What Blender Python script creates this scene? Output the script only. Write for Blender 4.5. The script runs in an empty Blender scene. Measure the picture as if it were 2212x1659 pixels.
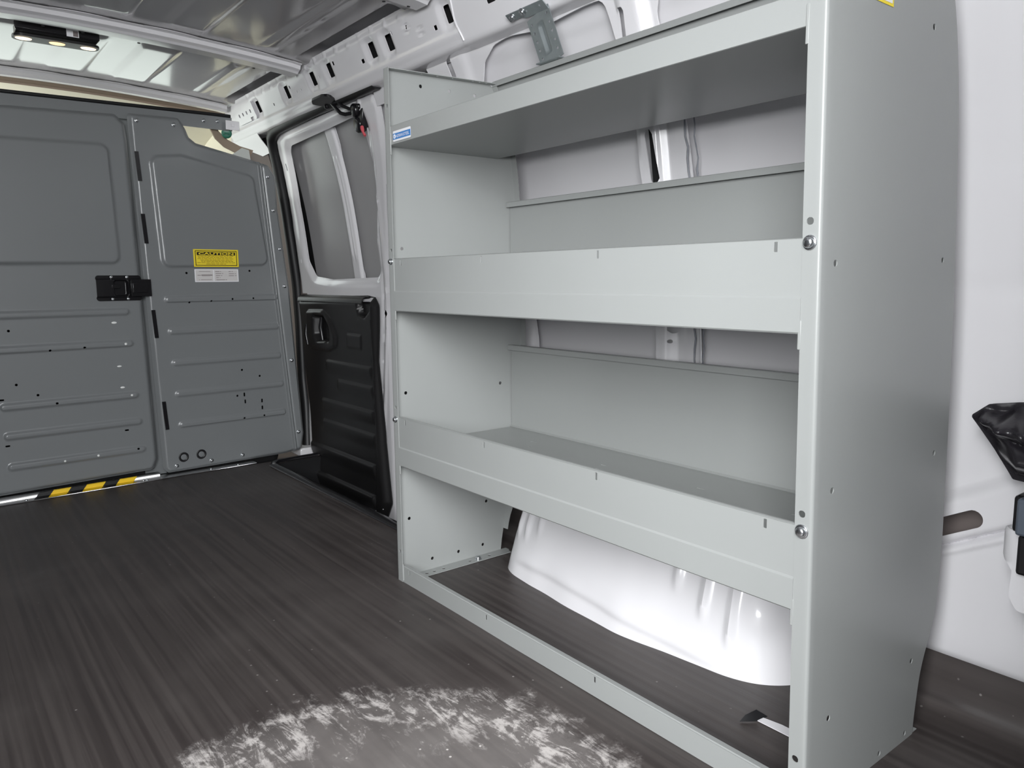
import bpy, math, random
import numpy as np
from mathutils import Vector, Matrix, Euler
random.seed(7)
SC = bpy.context.scene
COL = SC.collection
PI = math.pi

# ------------------------------------------------------------------ materials
def new_mat(name):
    m = bpy.data.materials.new(name); m.use_nodes = True
    nt = m.node_tree; b = nt.nodes['Principled BSDF']
    return m, nt, b

def paint(name, col, rough=.35, spec=.5, metal=0., var=.04, bump=.0, bscale=600, coat=0., rvar=.0, vscale=4.):
    m, nt, b = new_mat(name)
    N, L = nt.nodes, nt.links
    tc = N.new('ShaderNodeTexCoord')
    nz = N.new('ShaderNodeTexNoise'); nz.inputs['Scale'].default_value = vscale; nz.inputs['Detail'].default_value = 3
    L.new(tc.outputs['Object'], nz.inputs['Vector'])
    mx = N.new('ShaderNodeMix'); mx.data_type = 'RGBA'
    mx.inputs['A'].default_value = (*[c*(1-var) for c in col], 1)
    mx.inputs['B'].default_value = (*[min(1, c*(1+var)) for c in col], 1)
    L.new(nz.outputs['Fac'], mx.inputs['Factor']); L.new(mx.outputs['Result'], b.inputs['Base Color'])
    b.inputs['Roughness'].default_value = rough
    b.inputs['Metallic'].default_value = metal
    b.inputs['Specular IOR Level'].default_value = spec
    b.inputs['Coat Weight'].default_value = coat
    b.inputs['Coat Roughness'].default_value = .08
    if rvar:
        mr = N.new('ShaderNodeMapRange'); mr.inputs['To Min'].default_value = rough-rvar; mr.inputs['To Max'].default_value = rough+rvar
        L.new(nz.outputs['Fac'], mr.inputs['Value']); L.new(mr.outputs['Result'], b.inputs['Roughness'])
    if bump:
        n2 = N.new('ShaderNodeTexNoise'); n2.inputs['Scale'].default_value = bscale; n2.inputs['Detail'].default_value = 2
        L.new(tc.outputs['Object'], n2.inputs['Vector'])
        bp = N.new('ShaderNodeBump'); bp.inputs['Strength'].default_value = bump; bp.inputs['Distance'].default_value = .001
        L.new(n2.outputs['Fac'], bp.inputs['Height']); L.new(bp.outputs['Normal'], b.inputs['Normal'])
    return m

def emit(name, col, strength):
    m, nt, b = new_mat(name)
    b.inputs['Base Color'].default_value = (*col, 1); b.inputs['Emission Color'].default_value = (*col, 1)
    b.inputs['Emission Strength'].default_value = strength
    return m

GREY = (.300, .311, .305)
M = {}
M['shelf'] = paint('grey_powder_coat', GREY, .31, .40, bump=.06, bscale=900, rvar=.02)
M['bulk'] = paint('grey_bulkhead_paint', (.190, .200, .205), .30, .6, bump=.05, bscale=700, var=.008)
M['white'] = paint('white_body_paint', (.80, .79, .81), .22, .5, coat=.35, var=.015)
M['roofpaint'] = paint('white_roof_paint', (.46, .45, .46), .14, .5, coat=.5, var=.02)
M['leftwall'] = paint('low_bounce_grey', (.22, .22, .225), .4, .4)  # unseen left wall, darkened so that it bounces less light
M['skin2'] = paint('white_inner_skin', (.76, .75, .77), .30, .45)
M['skin'] = paint('shaded_white_skin', (.40, .395, .40), .34, .4)  # white door skin greyed: shade of the window recess put into its colour
M['zinc'] = paint('zinc', (.62, .64, .66), .25, .5, 1., var=.1, vscale=60)
M['galv'] = paint('galvanised_steel', (.36, .40, .41), .38, .5, .75, var=.25, vscale=35)
M['steel'] = paint('bright_steel_strip', (.72, .72, .72), .3, .5, 1., var=.05)
M['rubber'] = paint('black_rubber', (.010, .010, .011), .45, .4, var=.2)
M['plastic'] = paint('black_trim_plastic', (.013, .0125, .013), .38, .4, bump=.25, bscale=500, var=.2)
M['gloss'] = paint('black_smooth_plastic', (.010, .0095, .011), .22, .5, var=.2)
M['vinyl'] = paint('black_vinyl', (.018, .016, .02), .26, .5, var=.3, bump=.2, bscale=250)
M['cream'] = paint('cream_headliner_cloth', (.92, .87, .72), .9, .2, bump=.3, bscale=300)
M['tan'] = paint('tan_trim', (.33, .26, .20), .7, .3)
M['taupe'] = paint('taupe_pillar_trim', (.155, .13, .122), .75, .3, bump=.2, bscale=400)
M['palegrey'] = paint('pale_grey_trim', (.58, .60, .57), .6, .3)
M['green'] = paint('green_connector', (.02, .16, .10), .4, .5)
M['red'] = paint('red_tag', (.62, .10, .12), .5, .4)
M['yellow'] = paint('yellow_sticker', (.86, .68, .035), .45, .4, var=.02)
M['yelltape'] = paint('yellow_tape', (.90, .60, .02), .4, .4, var=.04)
M['blacktape'] = paint('black_tape', (.012, .012, .013), .4, .4)
M['ink'] = paint('black_ink', (.012, .008, .006), .5, .3)
M['olive'] = paint('small_print_ink', (.36, .26, .02), .5, .3)
M['greyink'] = paint('grey_ink', (.20, .17, .17), .5, .3)
M['label'] = paint('white_label', (.62, .60, .59), .5, .3, var=.02)
M['labelhi'] = paint('bright_white_label', (.82, .82, .84), .45, .3, var=.02)
M['blue'] = paint('blue_sticker', (.055, .22, .55), .45, .4, var=.03)
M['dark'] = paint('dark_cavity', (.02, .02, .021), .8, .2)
M['caulk'] = paint('grey_seam_sealer', (.27, .28, .31), .6, .3, var=.3, vscale=90)
M['asphalt'] = paint('asphalt', (.16, .16, .16), .9, .2, var=.3, vscale=3)
M['seat'] = paint('bluegrey_plastic', (.10, .12, .15), .4, .4)
M['lens'] = emit('warm_lamp_lens', (1., .80, .55), 2.0)
M['lensdim'] = emit('dim_lamp_lens', (1., .74, .42), 1.2)
M['plug'] = paint('white_plug', (.85, .86, .84), .3, .5)

def mat_rubber_floor():
    m, nt, b = new_mat('ribbed_rubber_mat'); N, L = nt.nodes, nt.links
    tc = N.new('ShaderNodeTexCoord'); co = tc.outputs['Object']
    def mapping(s):
        mp = N.new('ShaderNodeMapping'); mp.inputs['Scale'].default_value = s; L.new(co, mp.inputs['Vector']); return mp.outputs['Vector']
    def noise(vec, scale, det=4, rough=.6, dist=0.):
        n = N.new('ShaderNodeTexNoise'); n.inputs['Scale'].default_value = scale; n.inputs['Detail'].default_value = det
        n.inputs['Roughness'].default_value = rough; n.inputs['Distortion'].default_value = dist; L.new(vec, n.inputs['Vector']); return n.outputs['Fac']
    def ramp(f, a, b_, lo=0., hi=1.):
        r = N.new('ShaderNodeMapRange'); r.interpolation_type = 'SMOOTHSTEP'
        for k, v in (('From Min', a), ('From Max', b_), ('To Min', lo), ('To Max', hi)): r.inputs[k].default_value = v
        L.new(f, r.inputs['Value']); return r.outputs['Result']
    def math_(op, a, c):
        n = N.new('ShaderNodeMath'); n.operation = op
        for i, q in enumerate((a, c)):
            if isinstance(q, (int, float)): n.inputs[i].default_value = q
            else: L.new(q, n.inputs[i])
        return n.outputs[0]
    def mix(f, a, c):
        n = N.new('ShaderNodeMix'); n.data_type = 'RGBA'
        L.new(f, n.inputs['Factor'])
        for k, q in (('A', a), ('B', c)):
            if isinstance(q, tuple): n.inputs[k].default_value = (*q, 1)
            else: L.new(q, n.inputs[k])
        return n.outputs['Result']
    streak = noise(mapping((.30, 24, 1)), 2.2, 5, .6)
    base = mix(ramp(streak, .35, .66), (.036, .029, .028), (.066, .056, .053))
    big = noise(mapping((1, 1, 1)), 2.3, 4)
    base = mix(ramp(big, .42, .75, 0, .55), base, (.092, .081, .077))
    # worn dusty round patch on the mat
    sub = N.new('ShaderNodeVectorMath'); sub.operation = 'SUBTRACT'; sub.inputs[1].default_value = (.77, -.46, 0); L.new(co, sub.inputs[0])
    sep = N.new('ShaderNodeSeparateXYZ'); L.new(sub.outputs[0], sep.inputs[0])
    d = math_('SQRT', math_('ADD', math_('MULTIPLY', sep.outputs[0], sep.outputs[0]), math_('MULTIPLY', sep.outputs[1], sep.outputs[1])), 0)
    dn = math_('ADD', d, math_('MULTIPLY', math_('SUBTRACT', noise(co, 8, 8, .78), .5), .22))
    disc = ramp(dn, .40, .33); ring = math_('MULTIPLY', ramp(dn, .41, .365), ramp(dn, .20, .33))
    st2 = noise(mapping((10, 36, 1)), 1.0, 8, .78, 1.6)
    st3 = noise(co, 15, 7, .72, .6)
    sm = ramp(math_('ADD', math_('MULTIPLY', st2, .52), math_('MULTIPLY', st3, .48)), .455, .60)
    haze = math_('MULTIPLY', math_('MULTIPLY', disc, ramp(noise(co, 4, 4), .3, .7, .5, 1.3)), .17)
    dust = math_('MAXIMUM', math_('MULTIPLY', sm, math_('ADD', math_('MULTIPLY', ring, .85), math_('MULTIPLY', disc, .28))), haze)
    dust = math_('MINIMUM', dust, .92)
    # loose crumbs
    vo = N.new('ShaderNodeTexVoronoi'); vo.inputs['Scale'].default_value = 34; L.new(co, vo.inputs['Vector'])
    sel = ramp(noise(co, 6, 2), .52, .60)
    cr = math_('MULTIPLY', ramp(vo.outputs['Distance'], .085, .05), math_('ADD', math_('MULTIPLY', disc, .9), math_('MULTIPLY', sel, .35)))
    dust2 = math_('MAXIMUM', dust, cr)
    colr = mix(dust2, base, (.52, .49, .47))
    L.new(colr, b.inputs['Base Color'])
    rg = math_('ADD', math_('MULTIPLY', dust2, .25), ramp(streak, .3, .7, .36, .50)); L.new(rg, b.inputs['Roughness'])
    b.inputs['Specular IOR Level'].default_value = .45
    # fine ribs running along the van
    wv = N.new('ShaderNodeTexWave'); wv.wave_type = 'BANDS'; wv.bands_direction = 'Y'; wv.inputs['Scale'].default_value = 13.; wv.inputs['Distortion'].default_value = .3
    L.new(co, wv.inputs['Vector'])
    hgt = math_('ADD', math_('MULTIPLY', wv.outputs['Fac'], .5), math_('ADD', math_('MULTIPLY', streak, .8), math_('MULTIPLY', noise(co, 420, 2), .12)))
    bp = N.new('ShaderNodeBump'); bp.inputs['Strength'].default_value = .35; bp.inputs['Distance'].default_value = .0012
    L.new(hgt, bp.inputs['Height']); L.new(bp.outputs['Normal'], b.inputs['Normal'])
    return m
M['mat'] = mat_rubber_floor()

# ------------------------------------------------------------------ signed distance helpers (2-D, numpy)
def sd_circ(cx, cy, r): return lambda u, v: np.hypot(u-cx, v-cy)-r
def sd_rr(cx, cy, hw, hh, r, ang=0.):
    c, s = math.cos(ang), math.sin(ang)
    def f(u, v):
        du, dv = u-cx, v-cy
        x, y = c*du+s*dv, -s*du+c*dv
        qx, qy = np.abs(x)-hw+r, np.abs(y)-hh+r
        return np.hypot(np.maximum(qx, 0), np.maximum(qy, 0))+np.minimum(np.maximum(qx, qy), 0)-r
    f.box = (cx, cy, hw, hh, r, ang)
    return f
def sd_slot(p, q, r):
    px, py = p; ex, ey = q[0]-p[0], q[1]-p[1]; l2 = ex*ex+ey*ey+1e-12
    def f(u, v):
        t = np.clip(((u-px)*ex+(v-py)*ey)/l2, 0, 1)
        return np.hypot(u-px-t*ex, v-py-t*ey)-r
    return f
def sd_poly(pts, r=0.):
    P = [np.array(p, float) for p in pts]
    A = sum(P[i][0]*P[(i+1) % len(P)][1]-P[(i+1) % len(P)][0]*P[i][1] for i in range(len(P)))
    if A < 0: P = P[::-1]
    if r:
        n = len(P); out = []
        for i in range(n):
            a, b, c = P[i-1], P[i], P[(i+1) % n]
            d1 = (b-a)/np.linalg.norm(b-a); d2 = (c-b)/np.linalg.norm(c-b)
            n1 = np.array([-d1[1], d1[0]]); n2 = np.array([-d2[1], d2[0]])
            den = 1+n1@n2
            out.append(b+(n1+n2)*r/max(den, .15))
        P = out
    def f(u, v):
        d = np.full(np.shape(u), 1e9); s = np.ones(np.shape(u))
        n = len(P)
        for i in range(n):
            a, b = P[i], P[i-1]
            ex, ey = b[0]-a[0], b[1]-a[1]; wx, wy = u-a[0], v-a[1]
            t = np.clip((wx*ex+wy*ey)/(ex*ex+ey*ey+1e-15), 0, 1)
            d = np.minimum(d, (wx-ex*t)**2+(wy-ey*t)**2)
            c1 = v >= a[1]; c2 = v < b[1]; c3 = ex*wy > ey*wx
            s = np.where((c1 & c2 & c3) | (~c1 & ~c2 & ~c3), -s, s)
        return s*np.sqrt(d)-r
    return f
def sm(x): x = np.clip(x, 0, 1); return x*x*(3-2*x)
def bead(sd, w, h): return lambda u, v: h*sm(-sd(u, v)/w)

# ------------------------------------------------------------------ mesh builder
class B:
    def __init__(s): s.V = []; s.F = []; s.n = 0
    def add(s, V, F):
        s.V.append(np.asarray(V, float)); s.F += [tuple(int(i)+s.n for i in f) for f in F]; s.n += len(V); return s
    def sheet(s, u0, u1, v0, v1, du, dv, mapf, outline=None, holes=(), hf=None, flip=False, extra_u=(), extra_v=()):
        us = list(np.linspace(u0, u1, max(2, int(round((u1-u0)/du))+1))); vs = list(np.linspace(v0, v1, max(2, int(round((v1-v0)/dv))+1)))
        eu, ev = list(extra_u), list(extra_v); hs = []
        for h in holes:                               # (sdf, cx, cy, half_w, half_h) or ('c', cx, cy, r)
            if h[0] == 'c':
                _, cx, cy, r = h; hs.append(sd_circ(cx, cy, r))
                eu += [cx-1.02*r, cx-.4*r, cx+.4*r, cx+1.02*r]; ev += [cy-1.02*r, cy-.4*r, cy+.4*r, cy+1.02*r]
            else:
                f, cx, cy, hw, hh = h; hs.append(f)
                eu += [cx-hw*1.01, cx-hw*.8, cx+hw*.8, cx+hw*1.01]; ev += [cy-hh*1.01, cy-hh*.8, cy+hh*.8, cy+hh*1.01]
        def merge(base, ex, lo, hi, tol):
            ex = sorted(x for x in ex if lo < x < hi); keep = []
            for x in ex:
                if not keep or x-keep[-1] > 7e-4: keep.append(x)
            base = [b for b in base if not keep or min(abs(b-k) for k in keep) > tol or b in (base[0], base[-1])]
            return np.array(sorted(base+keep))
        us = merge(us, eu, u0, u1, du*.28); vs = merge(vs, ev, v0, v1, dv*.28)
        U, W = np.meshgrid(us, vs, indexing='ij'); nu, nv = U.shape
        def dist(u, v):
            d = outline(u, v) if outline else np.full(np.shape(u), -1e3)
            for h in hs: d = np.maximum(d, -h(u, v))
            return d
        uc = .25*(U[:-1, :-1]+U[1:, :-1]+U[:-1, 1:]+U[1:, 1:]); vc = .25*(W[:-1, :-1]+W[1:, :-1]+W[:-1, 1:]+W[1:, 1:])
        keep = dist(uc, vc) < 0
        if outline or hs:
            cnt = np.zeros((nu, nv), int); tot = np.zeros((nu, nv), int)
            for a in (0, 1):
                for b in (0, 1):
                    cnt[a:nu-1+a, b:nv-1+b] += keep; tot[a:nu-1+a, b:nv-1+b] += 1
            bd = (cnt > 0) & (cnt < tot)
            # border of the grid counts too where the outline lies near
            e = 1e-4; bu, bv = U[bd], W[bd]
            for _ in range(4):
                d = dist(bu, bv); gx = (dist(bu+e, bv)-dist(bu-e, bv))/(2*e); gy = (dist(bu, bv+e)-dist(bu, bv-e))/(2*e)
                g2 = gx*gx+gy*gy+1e-6; lim = 1.5*max(du, dv)
                k = np.clip(d/g2, -lim, lim); bu = bu-k*gx; bv = bv-k*gy
            U[bd] = bu; W[bd] = bv
        H = hf(U, W) if hf else np.zeros_like(U)
        X, Y, Z = mapf(U, W, H)
        V = np.stack([X+0*U, Y+0*U, Z+0*U], -1).reshape(-1, 3)
        idx = np.arange(nu*nv).reshape(nu, nv)
        q = np.stack([idx[:-1, :-1], idx[1:, :-1], idx[1:, 1:], idx[:-1, 1:]], -1)[keep]
        if flip: q = q[:, ::-1]
        used = np.unique(q); re = np.full(nu*nv, -1); re[used] = np.arange(len(used))
        return s.add(V[used], re[q].tolist())
    def box(s, lo, hi):
        x0, y0, z0 = lo; x1, y1, z1 = hi
        return s.add([(x0, y0, z0), (x1, y0, z0), (x1, y1, z0), (x0, y1, z0), (x0, y0, z1), (x1, y0, z1), (x1, y1, z1), (x0, y1, z1)],
                     [(0, 3, 2, 1), (4, 5, 6, 7), (0, 1, 5, 4), (1, 2, 6, 5), (2, 3, 7, 6), (3, 0, 4, 7)])
    def obox(s, c, ax, ay, az, hx, hy, hz):
        c, ax, ay, az = map(lambda q: np.array(q, float), (c, ax, ay, az))
        V = [c+sx*hx*ax+sy*hy*ay+sz*hz*az for sz in (-1, 1) for sx, sy in ((-1, -1), (1, -1), (1, 1), (-1, 1))]
        return s.add(V, [(0, 3, 2, 1), (4, 5, 6, 7), (0, 1, 5, 4), (1, 2, 6, 5), (2, 3, 7, 6), (3, 0, 4, 7)])
    def tube(s, pts, r, n=10, cap=True):
        P = [np.array(p, float) for p in pts]; rs = r if hasattr(r, '__len__') else [r]*len(P); V = []; F = []
        up = None
        for i, p in enumerate(P):
            t = P[min(i+1, len(P)-1)]-P[max(i-1, 0)]; t /= np.linalg.norm(t)+1e-12
            if up is None: up = np.array([0, 0, 1.]) if abs(t[2]) < .9 else np.array([1., 0, 0])
            a = np.cross(t, up); a /= np.linalg.norm(a); b = np.cross(a, t); up = b
            for k in range(n): V.append(p+rs[i]*(math.cos(2*PI*k/n)*a+math.sin(2*PI*k/n)*b))
        for i in range(len(P)-1):
            for k in range(n): F.append((i*n+k, i*n+(k+1) % n, (i+1)*n+(k+1) % n, (i+1)*n+k))
        if cap: F += [tuple(range(n))[::-1], tuple(range((len(P)-1)*n, len(P)*n))]
        return s.add(V, F)
    def lathe(s, c, axis, prof, n=16, squash=None):
        c = np.array(c, float); t = np.array(axis, float); t /= np.linalg.norm(t)
        a = np.cross(t, (0, 0, 1.) if abs(t[2]) < .9 else (1., 0, 0)); a /= np.linalg.norm(a); b = np.cross(t, a)
        V = []; F = []
        for r, h in prof:
            for k in range(n): V.append(c+h*t+r*(math.cos(2*PI*k/n)*a+math.sin(2*PI*k/n)*b))
        m = len(prof)
        for i in range(m-1):
            for k in range(n): F.append((i*n+k, i*n+(k+1) % n, (i+1)*n+(k+1) % n, (i+1)*n+k))
        F += [tuple(range(n))[::-1], tuple(range((m-1)*n, m*n))]
        return s.add(V, F)
    def sweep(s, prof, x0, x1, close=False, nx=2):
        """profile of (y, z) points swept along x"""
        n = len(prof); V = []; F = []
        for i in range(nx):
            x = x0+(x1-x0)*i/(nx-1)
            V += [(x, y, z) for y, z in prof]
        for i in range(nx-1):
            for k in range(n if close else n-1): F.append((i*n+k, (i+1)*n+k, (i+1)*n+(k+1) % n, i*n+(k+1) % n))
        if close: F += [tuple(range(n)), tuple(range((nx-1)*n, nx*n))[::-1]]
        return s.add(V, F)
    def obj(s, name, mat, parent=None, thick=0., bevel=0., smooth=True, off=0., angle=60):
        me = bpy.data.meshes.new(name)
        V = np.concatenate(s.V) if s.V else np.zeros((0, 3))
        me.from_pydata([tuple(v) for v in V], [], s.F); me.update()
        if smooth:
            me.polygons.foreach_set('use_smooth', [True]*len(me.polygons))
            try: me.set_sharp_from_angle(angle=math.radians(angle))
            except Exception: pass
        me.materials.append(M[mat])
        o = bpy.data.objects.new(name, me); COL.objects.link(o)
        if thick:
            q = o.modifiers.new('thickness', 'SOLIDIFY'); q.thickness = thick; q.offset = off
        if thick and smooth:
            q = o.modifiers.new('crease', 'EDGE_SPLIT'); q.split_angle = math.radians(angle); q.use_edge_sharp = True
        if bevel:
            q = o.modifiers.new('edge', 'BEVEL'); q.width = bevel; q.segments = 2; q.limit_method = 'ANGLE'; q.angle_limit = math.radians(40)
        if parent is not None: adopt(o, parent)
        return o

def top_of(p):
    w = Matrix.Identity(4); q = p; chain = []
    while q is not None: chain.append(q); q = q.parent
    for q in reversed(chain): w = w @ q.matrix_parent_inverse @ Matrix.LocRotScale(q.location, q.rotation_euler, q.scale)
    return w
def adopt(o, parent):
    o.parent = parent; o.matrix_parent_inverse = top_of(parent).inverted()
def tag(o, label=None, cat=None, group=None, kind=None):
    if label: o['label'] = label
    if cat: o['category'] = cat
    if group: o['group'] = group
    if kind: o['kind'] = kind
    return o
def thing(name, loc, label, cat, group=None):
    o = bpy.data.objects.new(name, None); o.empty_display_size = .05; COL.objects.link(o); o.location = loc
    return tag(o, label, cat, group)
def struct(o): o['kind'] = 'structure'; return o

def bolt(p, n, r, parent, name='bolt', mat='zinc', hexhead=True):
    b = B(); n = np.array(n, float); n /= np.linalg.norm(n)
    b.lathe(np.array(p)-n*.001, n, [(r*1.25, 0), (r*1.3, .0012), (r*1.2, .0022), (r*.95, .0024)], 18)
    if hexhead: b.lathe(np.array(p), n, [(r*.92, .001), (r*.92, .0045), (r*.75, .0062), (r*.3, .0068)], 12)
    else: b.lathe(np.array(p), n, [(r*.98, .001), (r*.9, .0028), (r*.6, .0046), (r*.2, .0052)], 14)
    return b.obj(name, mat, parent)

def text_mesh(name, s, org, right, up, height, width, mat, parent, off=.0004, bold=0.):
    """lettering as flat mesh fitted into width x height with its lower-left corner at org"""
    cu = bpy.data.curves.new(name, 'FONT'); cu.body = s; cu.size = 1; cu.offset = bold; cu.resolution_u = 3
    t = bpy.data.objects.new(name, cu); COL.objects.link(t)
    dg = bpy.context.evaluated_depsgraph_get(); me = bpy.data.meshes.new_from_object(t.evaluated_get(dg))
    COL.objects.unlink(t); bpy.data.objects.remove(t)
    xs = [v.co.x for v in me.vertices]; ys = [v.co.y for v in me.vertices]
    x0, x1, y0, y1 = min(xs), max(xs), min(ys), max(ys)
    r, u = Vector(right).normalized(), Vector(up).normalized(); nrm = r.cross(u)
    for v in me.vertices:
        a = (v.co.x-x0)/(x1-x0)*width; b = (v.co.y-y0)/(y1-y0)*height
        v.co = Vector(org)+r*a+u*b+nrm*off
    me.name = name; me.materials.clear(); me.materials.append(M[mat])
    o = bpy.data.objects.new(name, me); COL.objects.link(o)
    if parent is not None: adopt(o, parent)
    return o

def plate(b, org, right, up, x0, x1, y0, y1, off, th=.0003, r=0.):
    """thin rectangular (optionally round-cornered) plate in a sticker's own frame"""
    rv, uv = np.array(right, float), np.array(up, float); rv /= np.linalg.norm(rv); uv /= np.linalg.norm(uv); nv = np.cross(rv, uv); o = np.array(org, float)
    pts = []
    if r:
        for cx, cy, a0 in ((x1-r, y1-r, 0), (x0+r, y1-r, 90), (x0+r, y0+r, 180), (x1-r, y0+r, 270)):
            for k in range(5):
                a = math.radians(a0+22.5*k); pts.append((cx+r*math.cos(a), cy+r*math.sin(a)))
    else: pts = [(x0, y0), (x1, y0), (x1, y1), (x0, y1)]
    n = len(pts)
    V = [o+rv*x+uv*y+nv*off for x, y in pts]+[o+rv*x+uv*y+nv*(off-th) for x, y in pts]
    F = [tuple(range(n)), tuple(range(2*n-1, n-1, -1))]+[(i, n+i, n+(i+1) % n, (i+1) % n) for i in range(n)]
    b.add(V, F)

# ------------------------------------------------------------------ the van's side profile
ZP = np.array([-.4, -.25, 0, .17, .55, .7, .9, 1.0, 1.1, 1.2, 1.28, 1.335, 1.40])
YP = np.array([.40, .42, .44, .455, .46, .455, .43, .415, .395, .37, .345, .315, .27])
_zz = np.linspace(-.4, 1.4, 181); _yy = np.interp(_zz, ZP, YP)
_k = np.hanning(17); _k /= _k.sum(); _ys = np.convolve(np.pad(_yy, 8, mode='edge'), _k, 'valid')
def W(z): return np.interp(z, _zz, _ys)
def skin(z): return W(z)+np.interp(z, [0, .9, 1.2, 1.34], [.045, .045, .038, .022])
YC = -.467                                    # centre line of the van

# ================================================================== FLOOR
FLARE = .385
def floor_map(u, v, h):
    t = np.maximum(v-FLARE, 0); a = np.clip(t/.055, 0, 1)*PI*.44
    y = np.where(v > FLARE, FLARE+.055/(PI*.44)*np.sin(a)+np.maximum(t-.055, 0)*.19, v)
    z = np.where(v > FLARE, .055/(PI*.44)*(1-np.cos(a))+np.maximum(t-.055, 0)*.98, 0)
    return u, y, z+h
def floor_h(u, v):
    r = .0022*np.exp(-((u+.62+.15*(v+.4))/.018)**2)*sm((-.05-v)/.2)
    return r+.0012*np.sin(u*7+v*3)*sm((.3-v)/.2)
b = B()
b.sheet(-1.385, 1.46, -1.36, .50, .03, .02, floor_map, hf=floor_h,
        holes=[(sd_poly([(-1.345, .60), (-1.345, .30), (-1.325, .205), (-1.27, .195), (-.28, .195), (-.27, .60)], .012), -.8, .40, .54, .205)],
        extra_v=list(np.linspace(FLARE, .5, 14)))
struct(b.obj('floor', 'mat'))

# ================================================================== STEP WELL by the sliding door
b = B()
b.sweep([(.195, .001), (.199, -.01), (.215, -.19), (.225, -.20), (.52, -.205), (.54, -.19)], -1.345, -.27)
b.sheet(.195, .54, -.205, 0, .05, .05, lambda u, v, h: (-1.345+h, u, v)); b.sheet(.195, .54, -.205, 0, .05, .05, lambda u, v, h: (-.27+h, u, v))
st = struct(b.obj('trim_1', 'rubber', thick=.003))
b = B()                                        # raised black nosing of the step
b.sweep([(.178, .002), (.180, .006), (.188, .009), (.20, .0095), (.211, .007), (.216, -.004), (.217, -.03), (.213, -.03), (.20, -.002), (.18, .001)], -1.31, -.27, close=True)
b.tube([(-1.31, .197, .002), (-1.335, .205, .002), (-1.352, .23, .002), (-1.358, .30, .002), (-1.36, .40, .002)], [.011]*5, 10)
struct(b.obj('trim_2', 'gloss'))
b = B()                                        # white painted corner of the sill
b.sheet(-.97, -.80, .395, .47, .03, .02, lambda u, v, h: (u, v, -.125+.03*sm((u+.88)/.06)+.0*v))
b.sweep([(.395, -.125), (.392, -.20)], -.97, -.80)
struct(b.obj('trim_3', 'white', thick=.003))

# ================================================================== WALLS (outer skin, inner pressing)
def skin_h(u, z):
    h = np.zeros_like(u)
    # pressed ledge and groove low on the rear part of the wall
    q = z-.53*(u-1.035); on = sm((u-.93)/.04)
    h += -.018*sm((.362-q)/.030)*on
    h += .014*np.exp(-((q-.263)/.006)**2)*on+.006*sm((.268-q)/.01)*on
    h += -.005*np.exp(-((q-.251)/.006)**2)*on
    h += .0018*np.exp(-((z-.70)/.012)**2)*sm((u-.93)/.05)
    # stiffening swage high on the skin
    h += -.006*sm((.012-np.abs(z-1.285+.02*(u-.2)))/.006)
    return h
b = B()
slot = sd_slot((.965, .2605), (1.073, .3178), .0150)
b.sheet(.90, 1.44, -.02, 1.36, .022, .0125, lambda u, v, h: (u, skin(v)+h, v), hf=skin_h,
        holes=[(slot, 1.019, .289, .069, .044)], extra_u=list(np.linspace(.93, 1.2, 55)), extra_v=list(np.linspace(.20, .46, 84)))
struct(b.obj('wall_right', 'white', thick=.002, off=1))
b = B(); b.sheet(-.85, .90, -.02, 1.36, .022, .0125, lambda u, v, h: (u, skin(v)+h, v), hf=skin_h)
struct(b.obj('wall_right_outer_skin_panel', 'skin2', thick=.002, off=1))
b = B(); b.box((.9, .53, .22), (1.2, .535, .42)); struct(b.obj('wall_right_backing_panel', 'taupe'))

def inner_h(u, z):
    h = np.zeros_like(u)
    ctr = .405+.0*z
    h += -.012*sm((.034-np.abs(u-(ctr+.012)))/.012)          # rib standing proud
    h += -.006*sm((.05-np.abs(u+.19))/.03)*sm((z-.9)/.2)     # pillar crown
    h += .010*sm((u-.452)/.008)*sm((.53-u)/.004)             # stepped flange beside the rib
    h += -.004*np.exp(-((u-.497)/.004)**2)
    h += .006*sm((u+.045)/.008)*sm((.2-u)/.1)*sm((1.15-z)/.1)
    h += .012*sm((z-1.295)/.03)
    return h
op1 = sd_poly([(-.012, .20), (-.014, .55), (-.10, 1.10), (-.118, 1.215), (-.085, 1.27), (-.03, 1.296), (.03, 1.302), (.13, 1.291), (.30, 1.301), (.352, 1.300), (.386, 1.03), (.396, .93), (.415, .62), (.42, .20)], .022)
op2 = sd_poly([(.54, .20), (.532, .55), (.517, .93), (.512, 1.03), (.48, 1.17), (.472, 1.245), (.50, 1.300), (1.5, 1.300), (1.5, .20)], .03)
op3 = sd_poly([(-.735, 1.05), (-.72, 1.12), (-.70, 1.235), (-.655, 1.262), (-.58, 1.262), (-.56, 1.20), (-.58, 1.0), (-.66, .95)], .03)
b = B()
arc = sd_circ(-.40, 1.272, .066)
b.sheet(-.83, .95, .02, 1.335, .013, .0125, lambda u, v, h: (u, W(v)+h-.002, v), hf=inner_h,
        outline=sd_poly([(-.70, .02), (-.70, .60), (-.745, .72), (-.755, .95), (-.665, 1.25), (-.645, 1.335), (.95, 1.335), (.95, .02)]),
        holes=[(op1, .2, .75, .26, .56), (op2, .74, .75, .21, .56), (op3, -.65, 1.1, .09, .16), (arc, -.40, 1.272, .066, .066),
               (sd_slot((.425, 1.021), (.432, .93), .0105), .4285, .975, .0125, .057),
               (sd_slot((.396, 1.262), (.389, 1.20), .011), .3925, 1.23, .014, .042),
               (sd_rr(-.227, 1.285, .014, .032, .008, .12), -.227, 1.285, .017, .034), ('c', .453, .607, .011), ('c', .447, .578, .0045),
               (sd_circ(-.76, 1.196, .011), -.76, 1.196, .011, .011), (sd_rr(-.322, 1.318, .005, .012, .002, .3), -.322, 1.318, .008, .013)])
struct(b.obj('wall_right_inner_panel', 'white', thick=.0022, off=1))
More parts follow.
